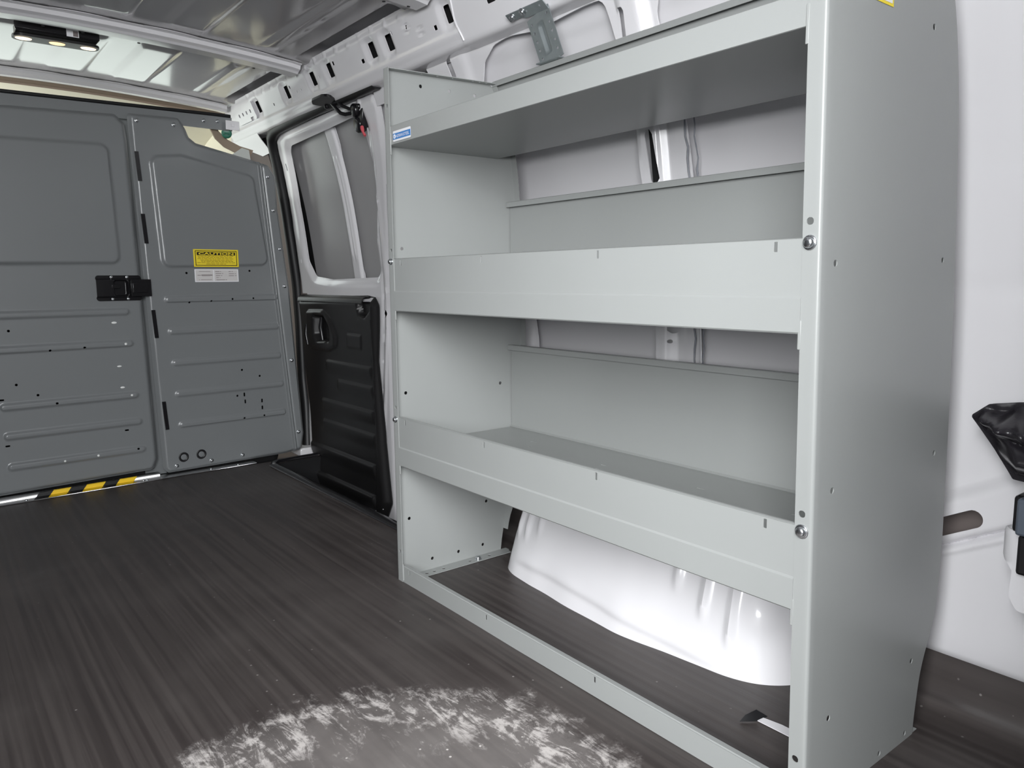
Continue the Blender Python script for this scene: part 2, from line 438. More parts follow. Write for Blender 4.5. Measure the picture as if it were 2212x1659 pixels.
b = B(); b.sheet(.398, .452, .88, 1.06, .02, .02, lambda u, v, h: (u, W(v)+.020, v)); struct(b.obj('wall_right_cavity_panel', 'dark', thick=.002))
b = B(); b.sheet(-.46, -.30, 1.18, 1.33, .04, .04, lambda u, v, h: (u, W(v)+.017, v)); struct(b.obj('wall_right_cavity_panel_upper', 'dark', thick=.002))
# seam sealer bead beside the rib
b = B()
for k in range(2):
    pts = []
    for i in range(26):
        z = .50+.55*i/25; pts.append((.516+.012*k+.0022*math.sin(i*2.1+k)+random.uniform(-.0012, .0012), W(z)-.005+.014*k, z))
    b.tube(pts, [random.uniform(.0012, .0024) for _ in pts], 6)
struct(b.obj('trim_4', 'caulk'))
# other side wall, rear corner and the cab bulk (seen only by light)
b = B(); b.sheet(-1.45, 1.38, -.02, 1.36, .2, .05, lambda u, v, h: (u, 2*YC-skin(v), v)); struct(b.obj('wall_left', 'leftwall', thick=.003))
b = B(); b.sheet(YC+.02, .42, 0, 1.36, .1, .1, lambda u, v, h: (1.44+0*u, u, v)); struct(b.obj('wall_back', 'white', thick=.003))

# ================================================================== WHEEL ARCH
plan = [(.075, .50), (.072, .40), (.074, .33), (.083, .285), (.105, .252), (.15, .231), (.23, .217), (.34, .207), (.45, .199), (.53, .197), (.60, .203), (.66, .214),
        (.72, .222), (.775, .230), (.82, .247), (.85, .272), (.875, .31), (.885, .36), (.89, .43), (.89, .50)]
Pp = np.array(plan); seg = np.hypot(*np.diff(Pp, axis=0).T); S = np.concatenate([[0], np.cumsum(seg)]); LT = S[-1]
ss = np.linspace(0, LT, 260)
def smooth1(a, n=9):
    k = np.hanning(n+2)[1:-1]; k /= k.sum(); return np.convolve(np.pad(a, n//2, mode='edge'), k, 'valid')
px_ = smooth1(np.interp(ss, S, Pp[:, 0]), 15); py_ = smooth1(np.interp(ss, S, Pp[:, 1]), 15)
tx, ty = np.gradient(px_), np.gradient(py_); tl = np.hypot(tx, ty); nx_, ny_ = -ty/tl, tx/tl     # inward normal (towards the wall)
nx_, ny_ = smooth1(nx_, 21), smooth1(ny_, 21)
def arch_map(u, v, h):
    a = np.interp(u, ss, px_); c = np.interp(u, ss, py_); n1 = np.interp(u, ss, nx_); n2 = np.interp(u, ss, ny_)
    ang = np.clip((v-.20)/.14, 0, 1)*PI/2
    off = np.where(v < .20, .42*v*(.55+.9*v), .42*.20*(.55+.18)+.09*(1-np.cos(ang)))
    z = np.where(v < .20, v, .20+.09*np.sin(ang)); off = off+np.maximum(v-.34, 0)
    return a+n1*(off-h), c+n2*(off-h), z
def arch_h(u, v):
    x = np.interp(u, ss, px_); h = np.zeros_like(u)
    for x0, lo, hgt in ((.135, .075, .008), (.178, .082, .008), (.228, .105, .007), (.655, .105, .010), (.715, .07, .011), (.775, .035, .011)):
        h += hgt*np.exp(-((x-x0-.12*(v-.1)*0)/.0085)**2)*sm((v-lo)/.05)
    h += .010*np.exp(-(((x-.83)/.03)**2+((v-.115)/.03)**2))
    h += -.006*sm((.030+.02*np.sin(x*5)-v)/.02)*sm((x-.12)/.1)*sm((.80-x)/.1)   # pressed step near the foot
    h += .0012*np.sin(x*38)*sm((.09-v)/.05)
    return h
b = B(); b.sheet(0, LT, -.001, .55, .006, .006, arch_map, hf=arch_h, flip=True)
struct(b.obj('wall_right_wheel_arch_panel', 'white', thick=.002))

# ================================================================== ROOF
RHW = .667
def roof_z(y): return 1.468-.030*((y-YC)/RHW)**2-.10*np.clip(np.abs(y-YC)-RHW-.01, 0, 1)
def roof_h(u, v):
    h = np.zeros_like(u)
    inbay = np.ones_like(u)
    for xc, hw in ((-1.73, .09), (-1.0075, .10), (-.1925, .10), (.6, .10), (1.4, .10)): inbay = inbay*sm((np.abs(u-xc)-hw)/.05)
    for yc in (-.98, -.775, -.57, -.365, -.16): h += -.007*sm((.062-np.abs(v-yc))/.014)
    h += -.005*sm((.028-np.abs(v-.09))/.014)
    return h*inbay+.040*sm((v-.186)/.012)*inbay
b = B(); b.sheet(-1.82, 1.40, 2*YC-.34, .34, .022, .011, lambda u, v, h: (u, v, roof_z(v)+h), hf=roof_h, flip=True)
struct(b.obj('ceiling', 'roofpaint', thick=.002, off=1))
def bow(x0, x1, wid, name, ztop=0., holes=()):
    """pressed cross-bow under the roof skin: hat section running across the van"""
    prof = [(0, .034), (.10, .030), (.14, .013), (.24, .010), (.30, .002), (.70, .0), (.76, .007), (.86, .013), (.90, .026), (1, .030)]
    bb = B()
    def mp(u, v, h):
        x = x0+(x1-x0)*u; zz = np.interp(u, [p for p, _ in prof], [q for _, q in prof])
        return x+.004*np.sin(v*26)*(1-np.abs(2*u-1))**0*((u < .02) | (u > .98)), v, roof_z(v)-.0285+zz*.8+ztop+h
    bb.sheet(0, 1, 2*YC-.225, .225, .02, .03, mp, holes=[('c', u, v, .0) for u, v in ()], extra_u=[p for p, _ in prof], flip=True)
    return struct(bb.obj(name, 'white', thick=.002, angle=25))
bow(-1.075, -.940, .15, 'ceiling_beam')
bow(-.260, -.125, .15, 'ceiling_beam.001')
bow(.53, .67, .15, 'ceiling_beam.002')
bow(1.28, 1.40, .15, 'ceiling_beam.004', -.06)
bow(-1.77, -1.69, .085, 'ceiling_beam.003')
b = B()
for x, y in ((-1.045, -.50), (-1.045, -.40), (-1.045, -.25), (-1.045, .10), (-.235, .14), (-.215, .20)):
    b.lathe((x, y, roof_z(y)-.0283), (0, 0, -1), [(.0045, -.001), (.0045, .0008), (.004, .001)], 12)
struct(b.obj('trim_5', 'rubber'))

# ================================================================== ROOF RAIL with its row of slots
RA, RB = np.array([.233, 1.433]), np.array([.285, 1.3145])
rl = np.hypot(*(RB-RA)); rd = (RB-RA)/rl; rn = np.array([rd[1], -rd[0]])          # rn points inboard
def rail_map(u, v, h):
    s = v
    y = RA[0]+rd[0]*s; z = RA[1]+rd[1]*s
    # rounded fold, then the flange that turns up and out to the door opening
    over = np.maximum(s-rl, 0); a = np.clip(over/.022, 0, 1)*1.15; base = math.atan2(rd[1], rd[0])
    R = .022/1.15
    yo = RB[0]+R*(np.sin(base+a)-math.sin(base)); zo = RB[1]-R*(np.cos(base+a)-math.cos(base))
    rest = np.maximum(over-.022, 0); yo = yo+rest*math.cos(base+1.15)*1.0; zo = zo+rest*math.sin(base+1.15)*.55
    y = np.where(s > rl, yo, y); z = np.where(s > rl, zo, z)
    neg = np.minimum(s, 0); y = y+0*neg; z = z-0*neg
    return u, y+h*rn[0], z+h*rn[1]
slots = [(-1.443, .055), (-1.1595, .0545), (-.9355, .0535), (-.8045, .0535), (-.5225, .056), (-.4235, .058), (-.127, .0595)]
holes = []; sdl = []
for x, s in slots:
    f = sd_rr(x, s, .0165 if x < -.2 else .0135, .0215, .004)
    holes.append((f, x, s, .0168, .022)); sdl.append(f)
for x, s, hw, hh in ((-.587, .072, .009, .006), (-.762, .040, .006, .006), (-.189, .076, .007, .006), (-1.293, .072, .005, .005), (-1.117, .044, .005, .005), (-.392, .040, .003, .006), (-.316, .043, .004, .005), (-.881, .058, .003, .004), (-1.076, .067, .003, .004), (-1.041, .067, .003, .004), (-1.115, .06, .002, .010)):
    holes.append((sd_rr(x, s, hw, hh, .002), x, s, hw, hh))
def rail_h(u, s):
    h = np.zeros_like(u)
    for f in sdl: h += -.006*sm((.020-f(u+.006, s))/.018)   # dished edge left of every slot
    h += -.004*sm((.016-s)/.010)                                                    # step of the welded flange
    for x, y in ((-.257, .067), (-.315, .047)): h += -.0022*sm((.0045-np.abs(np.hypot(u-x, s-y)-.010))/.002)
    h += .006*sm((s-rl+.034)/.012)*sm((rl-.004-s)/.012)*.4
    for k in range(18):
        x = -1.50+.0775*k; h += .0045*np.exp(-((u-x-.35*s)/.004)**2)*sm((.026-s)/.010)
    return h
b = B()
b.sheet(-1.82, -.072, -.004, rl+.062, .010, .0055, rail_map, holes=holes, hf=rail_h, flip=True)
struct(b.obj('trim_6', 'white', thick=.002, off=-1))
b = B()
def rail_map2(u, v, h): return rail_map(u, v, h+.003)
b.sheet(-.095, 1.42, -.004, rl+.058, .03, .0065, rail_map2, hf=lambda u, s: -.003*sm((.016-s)/.010), holes=[(sd_rr(.055, .058, .0165, .0215, .004), .055, .058, .0168, .022)], flip=True)
b.tube([(-.094+.005*math.sin(i*.5), *(RA+rd*s+rn*.003)) for i, s in enumerate(np.linspace(.0, rl, 16))], .0010, 6)
struct(b.obj('trim_7', 'white', thick=.002, off=-1))
b = B()                                        # near-black sheet, painted shade behind the slots and between rail and roof skin
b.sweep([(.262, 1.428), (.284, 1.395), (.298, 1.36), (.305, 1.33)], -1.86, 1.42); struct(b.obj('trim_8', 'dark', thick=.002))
# perforated end plate of the rail by the bulkhead
b = B()
pl = lambda u, v, h: rail_map(u, v, h+.006)
b.sheet(-1.67, -1.47, .025, .092, .008, .008, pl, outline=sd_rr(-1.57, .0585, .098, .032, .006),
        holes=[('c', -1.629+.0405*k, .0565, .0075) for k in range(4)]+[(sd_rr(-1.515, .084, .016, .006, .003), -1.515, .084, .016, .006)], flip=True)
struct(b.obj('trim_9', 'white', thick=.002))

# ================================================================== BULKHEAD
UX = np.array([-.05, 1., 0.]); UX /= np.linalg.norm(UX); NX = np.array([1., .05, 0.]); NX /= np.linalg.norm(NX)
def bk(u, z, h=0.): return np.array([-1.415-.05*u, u, z])+NX*h
def bmap(u, v, h): return -1.415-.05*u+h*NX[0], u+h*NX[1], v
panel_out = sd_poly([(-.217, 1.300), (-.045, 1.304), (-.022, 1.268), (-.012, 1.240), (.012, 1.222), (.22, 1.181), (.282, 1.165), (.309, 1.125), (.311, 1.0), (.344, .693), (.360, .391), (.377, .09), (.365, .022), (.30, .012), (-.165, .010), (-.181, .03)], .012)
wnd = sd_poly([(-.159, 1.162), (-.048, 1.177), (.22, 1.121), (.265, .776), (-.14, .766)], .034)
ribsP = [sd_slot((-.126+.005*i, .654-.1165*i), (.275+.004*i, .654-.1165*i), .0128) for i in range(5)]
def panel_h(u, v):
    h = .009*sm(-wnd(u, v)/.011)
    for f in ribsP: h += .0060*sm(-f(u, v)/.0058)
    xe = .236+(1.174-v)*.0789
    h += .008*sm((u-xe)/.006)-.0035*np.exp(-((u-xe-.016)/.004)**2)+.0035*np.exp(-((u-xe-.010)/.004)**2)
    h += -.013*sm(1+panel_out(u, v)/.012)
    return h
pan = thing('bulkhead_wing', tuple(bk(.08, .012)), 'grey steel bulkhead wing carrying a yellow caution sticker, next to the sliding door', 'bulkhead')
hp = [('c', -.055, .750, .0042), ('c', .183, .758, .0042), ('c', .131, .374, .0042), ('c', .201, .344, .0042), ('c', .107, .274, .004), ('c', .128, .183, .004), ('c', .209, .184, .004)]
hp += [('c', x, z, .0036) for x, z in ((-.052, .642), (.028, .645), (.108, .651), (.19, .652))]
hp += [(sd_rr(x, z, .0032, .008, .003), x, z, .0034, .008) for x, z in ((.135, .276), (.137, .248), (.205, .244), (.205, .216))]
b = B(); b.sheet(-.225, .385, .005, 1.310, .0055, .0040, bmap, outline=panel_out, holes=hp, hf=panel_h, extra_u=list(np.arange(.225, .384, .0015)))
b.obj('steel_sheet', 'bulk', pan, thick=.0014, off=-1)
for u, z in ((-.189, 1.276), (-.065, 1.276), (.274, 1.12), (.290, .993), (.309, .844), (.320, .697), (.335, .397), (.350, .098), (-.137, .034), (-.008, .034), (.114, .036)):
    bolt(bk(u, z, .0085 if u > .2 else .001), NX, .0062, pan)
for u, z in ((-.110, .064), (-.045, .065)):
    b = B(); c = bk(u, z)
    b.lathe(c, NX, [(.0125, 0), (.0175, .0005), (.0185, .002), (.017, .0035), (.0135, .0035), (.0125, .002)], 28)
    g = b.obj('grommet', 'rubber', pan)
    b = B(); b.lathe(c, NX, [(.0128, 0), (.0128, .0014), (.010, .0022), (.004, .0026)], 24); b.obj('plug', 'bulk', g)
for za, zb, ua in ((1.17, 1.07, -.1985), (.957, .854, -.1925), (.618, .517, -.181), (.282, .177, -.1675)):
    b = B(); b.sheet(-.0062, .0062, zb, za, .0062, .02, lambda u, v, h: bmap(u+ua+(za-v)*.055, v, .0035)); b.obj('hinge', 'gloss', pan, thick=.006)
# stickers
def sticker_caution(parent):
    o0 = bk(-.030, .7725, .0095); r, u = UX, np.array([0, 0, 1.])
    b = B(); plate(b, o0, r, u, 0, .168, 0, .0645, .0012, r=.001); s = b.obj('caution_sticker', 'yellow', parent, smooth=False)
    s['label'] = 'yellow caution sticker with black border'
    b = B()
    for q in ((.0062, .1618, .0045, .0068), (.0062, .1618, .0575, .0598), (.0062, .0085, .0045, .0598), (.1595, .1618, .0045, .0598), (.0125, .1555, .0430, .0545)):
        plate(b, o0, r, u, *q, .0016)
    b.obj('border_print', 'ink', s, smooth=False)
    text_mesh('caution_lettering', 'CAUTION', o0+r*.0185+u*.0446, r, u, .0083, .131, 'yellow', s, .0020, .028)
    b = B(); rnd = random.Random(3)
    for i in range(7):
        x = (.015, .016, .014, .024, .027, .013, .045)[i]; xe = (.148, .146, .152, .146, .146, .154, .122)[i]; y = .0385-.0048*i
        while x < xe-.004:
            w = min(rnd.uniform(.005, .017), xe-x); plate(b, o0, r, u, x, x+w, y, y+(.0028 if i == 4 else .0021), .0016); x += w+.0022
    b.obj('small_print', 'olive', s, smooth=False)
    o1 = bk(-.0265, .7165, .0); b = B(); plate(b, o1, r, u, 0, .1645, 0, .0475, .0012, r=.0008); w = b.obj('white_sticker', 'labelhi', parent, smooth=False)
    w['label'] = 'white sticker printed with small grey lettering'
    b = B(); plate(b, o1, r, u, .004, .068, .0035, .044, .0015); plate(b, o1, r, u, .072, .1605, .0035, .044, .0015); b.obj('print_ground', 'label', w, smooth=False)
    b = B()
    for x0, x1, y0, y1 in ((.016, .058, .0385, .0398), (.010, .023, .0245, .0262), (.0245, .065, .0238, .0272), (.026, .056, .0205, .0212), (.015, .018, .0075, .009), (.022, .062, .0078, .0093),
                           (.076, .092, .0378, .0397), (.0945, .098, .0378, .0397), (.077, .099, .0303, .0322), (.102, .106, .0303, .0322), (.078, .095, .0228, .0247), (.0975, .102, .0228, .0247), (.079, .089, .015, .0167), (.092, .095, .015, .0167), (.079, .112, .0068, .0087), (.114, .1195, .0068, .0087),
                           (.127, .1355, .0378, .0397), (.1385, .143, .0378, .0397), (.1275, .147, .0298, .0317), (.150, .1545, .0298, .0317), (.127, .147, .0224, .0243), (.1505, .156, .0224, .0243)):
        plate(b, o1, r, u, x0, x1, y0, y1, .0018)
    b.obj('print', 'greyink', w, smooth=False)
sticker_caution(pan)

# ---- the hinged bulkhead door
door_out = sd_poly([(-.80, 1.268), (-.255, 1.292), (-.226, 1.262), (-.2215, 1.20), (-.1985, .07), (-.215, .032), (-.80, .0225)], .018)
dwnd = sd_poly([(-.95, 1.168), (-.284, 1.190), (-.272, .779), (-.95, .770)], .032)
ribsD = [sd_slot((l, z), (-.272+.005*i, z), .0130) for i, (z, l) in enumerate(((.615, -.775), (.503, -.75), (.317, -.657), (.220, -.655), (.117, -.652)))]
def door_h(u, v):
    h = .009*sm(-dwnd(u, v)/.012)
    for f in ribsD: h += .0068*sm(-f(u, v)/.0060)
    h += -.016*sm(1+door_out(u, v)/.014)
    return h
dr = thing('bulkhead_door', tuple(bk(-.5, .02)), 'grey steel bulkhead door with a black latch, above yellow and black tape', 'door')
hd = [('c', u, z, .0042) for u, z in ((-.625, .565), (-.514, .494), (-.411, .497), (-.618, .388), (-.560, .348), (-.508, .315), (-.266, .121))]
hd += [(sd_rr(u, z, .007, .003, .0028), u, z, .007, .003) for u, z in ((-.662, .342), (-.658, .189), (-.298, .193))]
b = B(); b.sheet(-.81, -.19, .015, 1.298, .0055, .0040, bmap, outline=door_out, holes=hd, hf=door_h)
b.obj('steel_sheet', 'bulk', dr, thick=.0014, off=-1)
for u, z, r_, w in ((-.312, .578, .0040, .0085), (-.306, .424, .0032, .0075), (-.301, .348, .0036, .0075), (-.281, .502, .0045, .0045), (-.274, .318, .0040, .0040), (-.397, .117, .0040, .0040), (-.500, .114, .0036, .0036)):
    b = B(); V = []; c = bk(u, z, .0062 if w < .006 else .0); n = 18
    for rr, hh in ((1., 0), (1., .0012), (.7, .0022), (.1, .0026)):
        for k in range(n): V.append(c+UX*w*rr*math.cos(2*PI*k/n)+np.array([0, 0, 1.])*r_*rr*math.sin(2*PI*k/n)+NX*hh)
    b.add(V, [(i*n+k, i*n+(k+1) % n, (i+1)*n+(k+1) % n, (i+1)*n+k) for i in range(3) for k in range(n)]+[tuple(range(3*n, 4*n))])
    b.obj('rivet', 'plug', dr)
# latch: pressed black housing, recessed paddle, slide bolt
la = B(); cu, cz = -.288, .698
lo = sd_rr(cu, cz, .073, .044, .010)
pdl = sd_rr(cu+.005, cz, .024, .030, .012); tabs = sd_rr(cu+.04, cz, .0095, .030, .004)
def latch_h(u, v):
    h = .004+.010*sm((-lo(u, v)-.0)/.004)*0+.009*sm((.033-np.abs(v-cz))/.004)
    h += -.012*sm(-pdl(u, v)/.006)-.006*sm(-tabs(u, v)/.004)
    return h
la.sheet(cu-.075, cu+.075, cz-.046, cz+.046, .0022, .0022, bmap, outline=lo, hf=latch_h)
lt = la.obj('latch', 'gloss', dr, thick=.003, off=-1)
b = B(); b.obox(bk(-.218, cz, .010), UX, (0, 0, 1), NX, .034, .030, .004); b.obox(bk(-.222, cz, .015), UX, (0, 0, 1), NX, .024, .017, .003); b.obj('slide_bolt', 'gloss', lt, bevel=.0015)
b = B(); b.obox(bk(cu-.012, cz+.006, .011), UX, (0, 0, 1), NX, .013, .007, .004); b.obj('paddle', 'gloss', lt, bevel=.0012)
for du in (-.022, .028):
    for dz in (-.038, .038): bolt(bk(cu+du, cz+dz, .004), NX, .0042, lt, 'bolt')
# ---- fixed frame: header, post, far wing, threshold
b = B()
hz = lambda u: 1.283+.004*u
b.sheet(-1.25, .155, 1.272, 1.335, .02, .008, lambda u, v, h: (-1.442-.05*u, u, 1.282+(v-1.272)*(.62+.17*np.clip((u+.6)/.7, 0, 1))/1.0+.004*u), holes=[])
b.sheet(-.235, -.160, .0, 1.29, .02, .1, lambda u, v, h: (-1.475-.05*u, u, v))
b.sheet(-1.31, -.83, .0, 1.29, .05, .1, lambda u, v, h: (-1.446-.05*u, u, v))
hd_ = tag(b.obj('bulkhead_surround', 'bulk', thick=.003), 'grey steel header and post that carry the bulkhead door and wing', 'bulkhead')
b = B(); b.tube([(-1.440-.05*u, u, 1.3235+.0125*min(1, max(0, (u+.6)/.7))+.004*u) for u in np.linspace(-1.25, .15, 24)], .0062, 10); b.obj('gasket', 'rubber', hd_)
for u, z in ((.051, 1.309), (.102, 1.313)): bolt(bk(u, z, -.024), NX, .0055, hd_)
b = B(); b.obox(bk(.150, 1.300, -.004), UX, (0, 0, 1), NX, .026, .017, .0015); b.obox(bk(.15, 1.30, -.001), UX, (0, 0, 1), NX, .006, .005, .002); b.obj('end_bracket', 'white', hd_, bevel=.001)

sil = thing('door_threshold_plate', tuple(bk(-.5, 0)), 'bright metal threshold along the foot of the bulkhead', 'threshold')
b = B()
def sl(u0, u1, pr, bb):
    n = len(pr); V = []
    for u in (u0, u1): V += [bk(u, z, h) for h, z in pr]
    bb.add(V, [(k, n+k, n+(k+1) % n, (k+1) % n) for k in range(n)]+[tuple(range(n))[::-1], tuple(range(n, 2*n))])
sl(-.85, -.20, [(-.024, .001), (.032, .001), (.034, .003), (.030, .004), (.0085, .0045), (.0065, .0165), (.002, .019), (-.024, .019)], b)
sl(-.20, .155, [(-.024, .001), (.032, .001), (.034, .003), (.030, .004), (.006, .0045), (-.024, .0045)], b)
b.obj('plate', 'steel', sil, bevel=.0008)
for u in (-.625, -.262, -.250, -.02, .085): bolt(bk(u, .0045, .022), (0, 0, 1), .0038, sil, 'screw', hexhead=False)
def tape(u0, u1, bb):
    n = 4; pr = [(.004, .0205), (.0092, .0195), (.0112, .0072), (.0355, .0056)]
    sk = [.022, .020, .010, .0]; V = []
    for u in (u0, u1): V += [bk(u+s, z, h) for (h, z), s in zip(pr, sk)]
    bb.add(V, [(k, n+k, n+k+1, k+1) for k in range(n-1)])
k1 = B(); tape(-.605, -.300, k1)
kt = k1.obj('hazard_tape', 'blacktape', sil, thick=.0008, smooth=False); kt['label'] = 'black and yellow striped hazard tape'
for u0, u1 in ((-.563, -.510), (-.462, -.402), (-.357, -.300)):
    y1 = B(); tape(u0, u1, y1); y1.obj('yellow_stripe', 'yelltape', kt, thick=.0014, smooth=False)

# ================================================================== CAB beyond the bulkhead
b = B(); b.sheet(-2.6, -1.80, 2*YC-.35, .36, .06, .04, lambda u, v, h: (u, v, 1.436-.028*((v-YC)/RHW)**2-.10*sm((-1.9-u)/.7)))
struct(b.obj('ceiling_cab_panel', 'cream', thick=.006))
b = B(); b.sheet(0, 1, 2*YC-.30, .30, .25, .04, lambda u, v, h: (-1.80+.02*u, v, 1.438+.010*u-.028*((v-YC)/RHW)**2)); b.sheet(0, 1, 2*YC-.30, .30, .5, .04, lambda u, v, h: (-1.80, v, 1.438-.008*u-.028*((v-YC)/RHW)**2))
struct(b.obj('ceiling_cab_trim', 'tan', thick=.003))
b = B(); b.box((-1.64, -1.25, -.04), (-1.50, .30, 1.06)); struct(b.obj('cab_light_blocker', 'dark', bevel=.03))  # unseen dark block added to stop cab light leaking past the bulkhead
b = B()
b.sheet(-2.5, -1.80, .85, 1.40, .04, .02, lambda u, v, h: (u, .40-.11*sm((v-1.05)/.33), v))
struct(b.obj('wall_cab_right', 'cream', thick=.004))
b = B(); b.sheet(-2.3, -1.50, -.1, .85, .1, .1, lambda u, v, h: (u, .45+0*u, v)); b.sheet(-2.9, -1.45, -.1, 1.38, .1, .1, lambda u, v, h: (u, 2*YC-.45+0*u, v)); b.sheet(-2.9, -1.45, -1.45, .5, .2, .2, lambda u, v, h: (u, v, -.05+0*u)); b.sheet(-1.45, .5, -.1, .80, .2, .2, lambda u, v, h: (-2.6+0*u, u, v))
struct(b.obj('wall_cab_left', 'taupe', thick=.004))
tr = B()
pts = [(-1.475, .085, 1.300), (-1.485, .105, 1.268), (-1.495, .14, 1.242), (-1.505, .19, 1.224), (-1.515, .245, 1.215)]
for (w, ) in ((.019,),):
    V = []
    for x, y, z in pts: V += [(x, y-.004, z-.013), (x, y+.010, z+.016)]
    tr.add(V, [(2*i, 2*i+2, 2*i+3, 2*i+1) for i in range(len(pts)-1)])
tag(tr.obj('belt_trim_arch', 'tan', thick=.006), 'tan curved trim arch in the gap above the bulkhead wing', 'trim')
b = B(); b.lathe((-1.462, .138, 1.276), (1, -.35, -.2), [(.018, -.01), (.019, .006), (.016, .010), (.006, .011)], 18); b.obox((-1.447, .132, 1.273), (0, 1, 0), (0, 0, 1), (1, 0, 0), .010, .003, .003)
tag(b.obj('cable_plug', 'green', bevel=.001), 'round green plug in the gap over the bulkhead wing', 'plug')
b = B(); b.add([(-1.46, .155, 1.20), (-1.46, .225, 1.170), (-1.47, .222, 1.222), (-1.47, .195, 1.228)], [(0, 1, 2, 3)]); tag(b.obj('pale_trim_flap', 'palegrey', thick=.004), 'pale grey triangular trim flap behind the sloping bulkhead edge', 'trim')
b = B(); b.sheet(-1.84, -1.585, -.1, 1.30, .02, .02, lambda u, v, h: (u, W(v)-.010, v), outline=sd_poly([(-1.82, -.1), (-1.82, 1.30), (-1.78, 1.295), (-1.60, 1.245), (-1.59, -.1)])); struct(b.obj('column_cab_panel', 'taupe', thick=.004))
b = B(); b.box((-1.60, .37, -.02), (-1.46, .44, .016)); struct(b.obj('sill_cab', 'white', bevel=.006))

# rail foot moulding joining rail and door opening at the front
b = B(); b.sheet(-1.86, -1.50, 1.19, 1.345, .01, .01, lambda u, v, h: (u, .290+.058*sm((1.325-v)/.11)-.002, v), outline=sd_poly([(-1.88, 1.330), (-1.56, 1.330), (-1.55, 1.235), (-1.64, 1.232), (-1.80, 1.285)], .01))
struct(b.obj('trim_10', 'white', thick=.002))

# ================================================================== SLIDING DOOR
sd = thing('sliding_door', (-1.18, .45, -.2), 'white sliding side door with stamped window panel and black lower trim', 'door')
frame_out = sd_poly([(-1.535, -.2), (-1.575, .62), (-1.56, .92), (-1.515, 1.24), (-1.49, 1.285), (-1.40, 1.295), (-.655, 1.300), (-.648, 1.26), (-.735, .95), (-.815, .62), (-.795, .2), (-.74, -.13), (-.76, -.2)], .03)
fw = sd_poly([(-1.413, .735), (-1.462, .80), (-1.452, 1.02), (-1.412, 1.222), (-1.385, 1.243), (-1.05, 1.253), (-.80, 1.262), (-.765, 1.24), (-.80, 1.05), (-.862, .85), (-.865, .728), (-1.26, .722)], .035)
def dmap(off): return lambda u, v, h: (u, W(v)+off+h, v)
def frame_h(u, v):
    d = fw(u, v)
    h = .012*sm((.030-d)/.030)                                # dished towards the window
    h += -.010*sm((-frame_out(u, v)-.004)/.018)               # turned edge
    xr = -.78-.0+(1.25-v)*-.09
    h += .006*np.exp(-((u-xr+.015)/.006)**2)-.005*np.exp(-((u-xr-.012)/.006)**2)
    return h
b = B(); b.sheet(-1.585, -.64, -.2, 1.305, .0095, .0095, dmap(.004), outline=frame_out, holes=[(fw, -1.11, .99, .35, .27), (sd_rr(-1.512, .80, .003, .008, .002), -1.512, .80, .003, .008), (sd_rr(-1.466, 1.17, .004, .014, .003), -1.466, 1.17, .004, .014), ('c', -.842, .60, .014)], hf=frame_h)
b.obj('door_frame', 'white', sd, thick=.002, off=1)
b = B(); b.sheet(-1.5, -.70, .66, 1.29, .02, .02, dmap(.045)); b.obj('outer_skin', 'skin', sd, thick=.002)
b = B()
def bar_map(u, v, h):
    t = (v-.72)/.50
    return u-1.087-.0*t+(1-t)*-.0, W(v)+.034-h, v
def bar_h(u, v): return .010*sm((.034-np.abs(u))/.008)+.004*sm((.007-np.abs(np.abs(u)-.012))/.005)*sm((v-.79)/.03)*sm((1.17-v)/.03)
b.sheet(-.042, .042, .712, 1.262, .004, .015, bar_map, hf=bar_h, outline=lambda u, v: np.maximum(np.abs(u)-(.036+.006*sm((v-1.17)/.04)*1.0+.006*sm((.76-v)/.02)), np.maximum(v-1.26, .712-v)))
b.obj('centre_bar', 'white', sd, thick=.002)
# black lower trim panel
tout = sd_poly([(-1.565, .650), (-.955, .662), (-.885, .656), (-.862, .63), (-.880, .43), (-.832, .14), (-.768, -.07), (-.80, -.135), (-1.36, -.19), (-1.455, .02), (-1.525, .34)], .016)
bez = sd_poly([(-1.455, .600), (-1.30, .603), (-1.235, .57), (-1.185, .50), (-1.19, .455), (-1.25, .438), (-1.44, .44), (-1.462, .50)], .02)
cup = sd_poly([(-1.385, .585), (-1.285, .585), (-1.235, .54), (-1.225, .475), (-1.36, .468), (-1.39, .50)], .018)
grab = sd_poly([(-1.02, .655), (-.895, .66), (-.90, .612), (-.955, .577), (-1.005, .59)], .012)
def trim_h(u, v):
    h = -.022*sm((-tout(u, v)+.004)/.034)
    h += -.012*sm(-bez(u, v)/.012)+.034*sm(-cup(u, v)/.014)
    h += .022*sm(-grab(u, v)/.010)
    h += .020*sm((v-.637)/.012)*0
    ed = -.905+.32*np.clip(.43-v, 0, .6)*.30
    h += -.008*sm((u-ed)/.010)
    for z0, d, x0 in ((.405, .007, -1.30), (.335, .006, -1.2), (.245, .009, -1.35), (.16, .006, -1.35), (.05, .009, -1.45), (-.06, .014, -1.45)):
        h += -d*sm((z0-v)/.007)*sm((u-x0)/.03)*sm((ed-u)/.012)*sm((v-z0+.060)/.05)
    h += -.004*sm((.06-np.abs(u+1.04))/.006)*sm((.028-np.abs(v-.49))/.006)
    return h
b = B(); b.sheet(-1.575, -.755, -.20, .668, .005, .005, dmap(-.008), outline=tout, hf=trim_h)
tm = b.obj('trim_panel', 'plastic', sd, thick=.003, off=1)
b = B(); b.sweep([(W(.655)-.033, .634), (W(.655)-.031, .646), (W(.655)-.025, .653), (W(.66)+.012, .667)], -1.545, -.965); b.obj('trim_ledge', 'plastic', tm, thick=.003)
b = B(); b.tube([(-1.345, W(.55)-.022, .572), (-1.352, W(.5)-.024, .53), (-1.342, W(.5)-.022, .478)], [.007, .009, .007], 10); b.tube([(-1.342, W(.5)-.018, .478), (-1.26, W(.5)-.016, .476)], .004, 8); b.obj('pull_handle', 'gloss', tm)
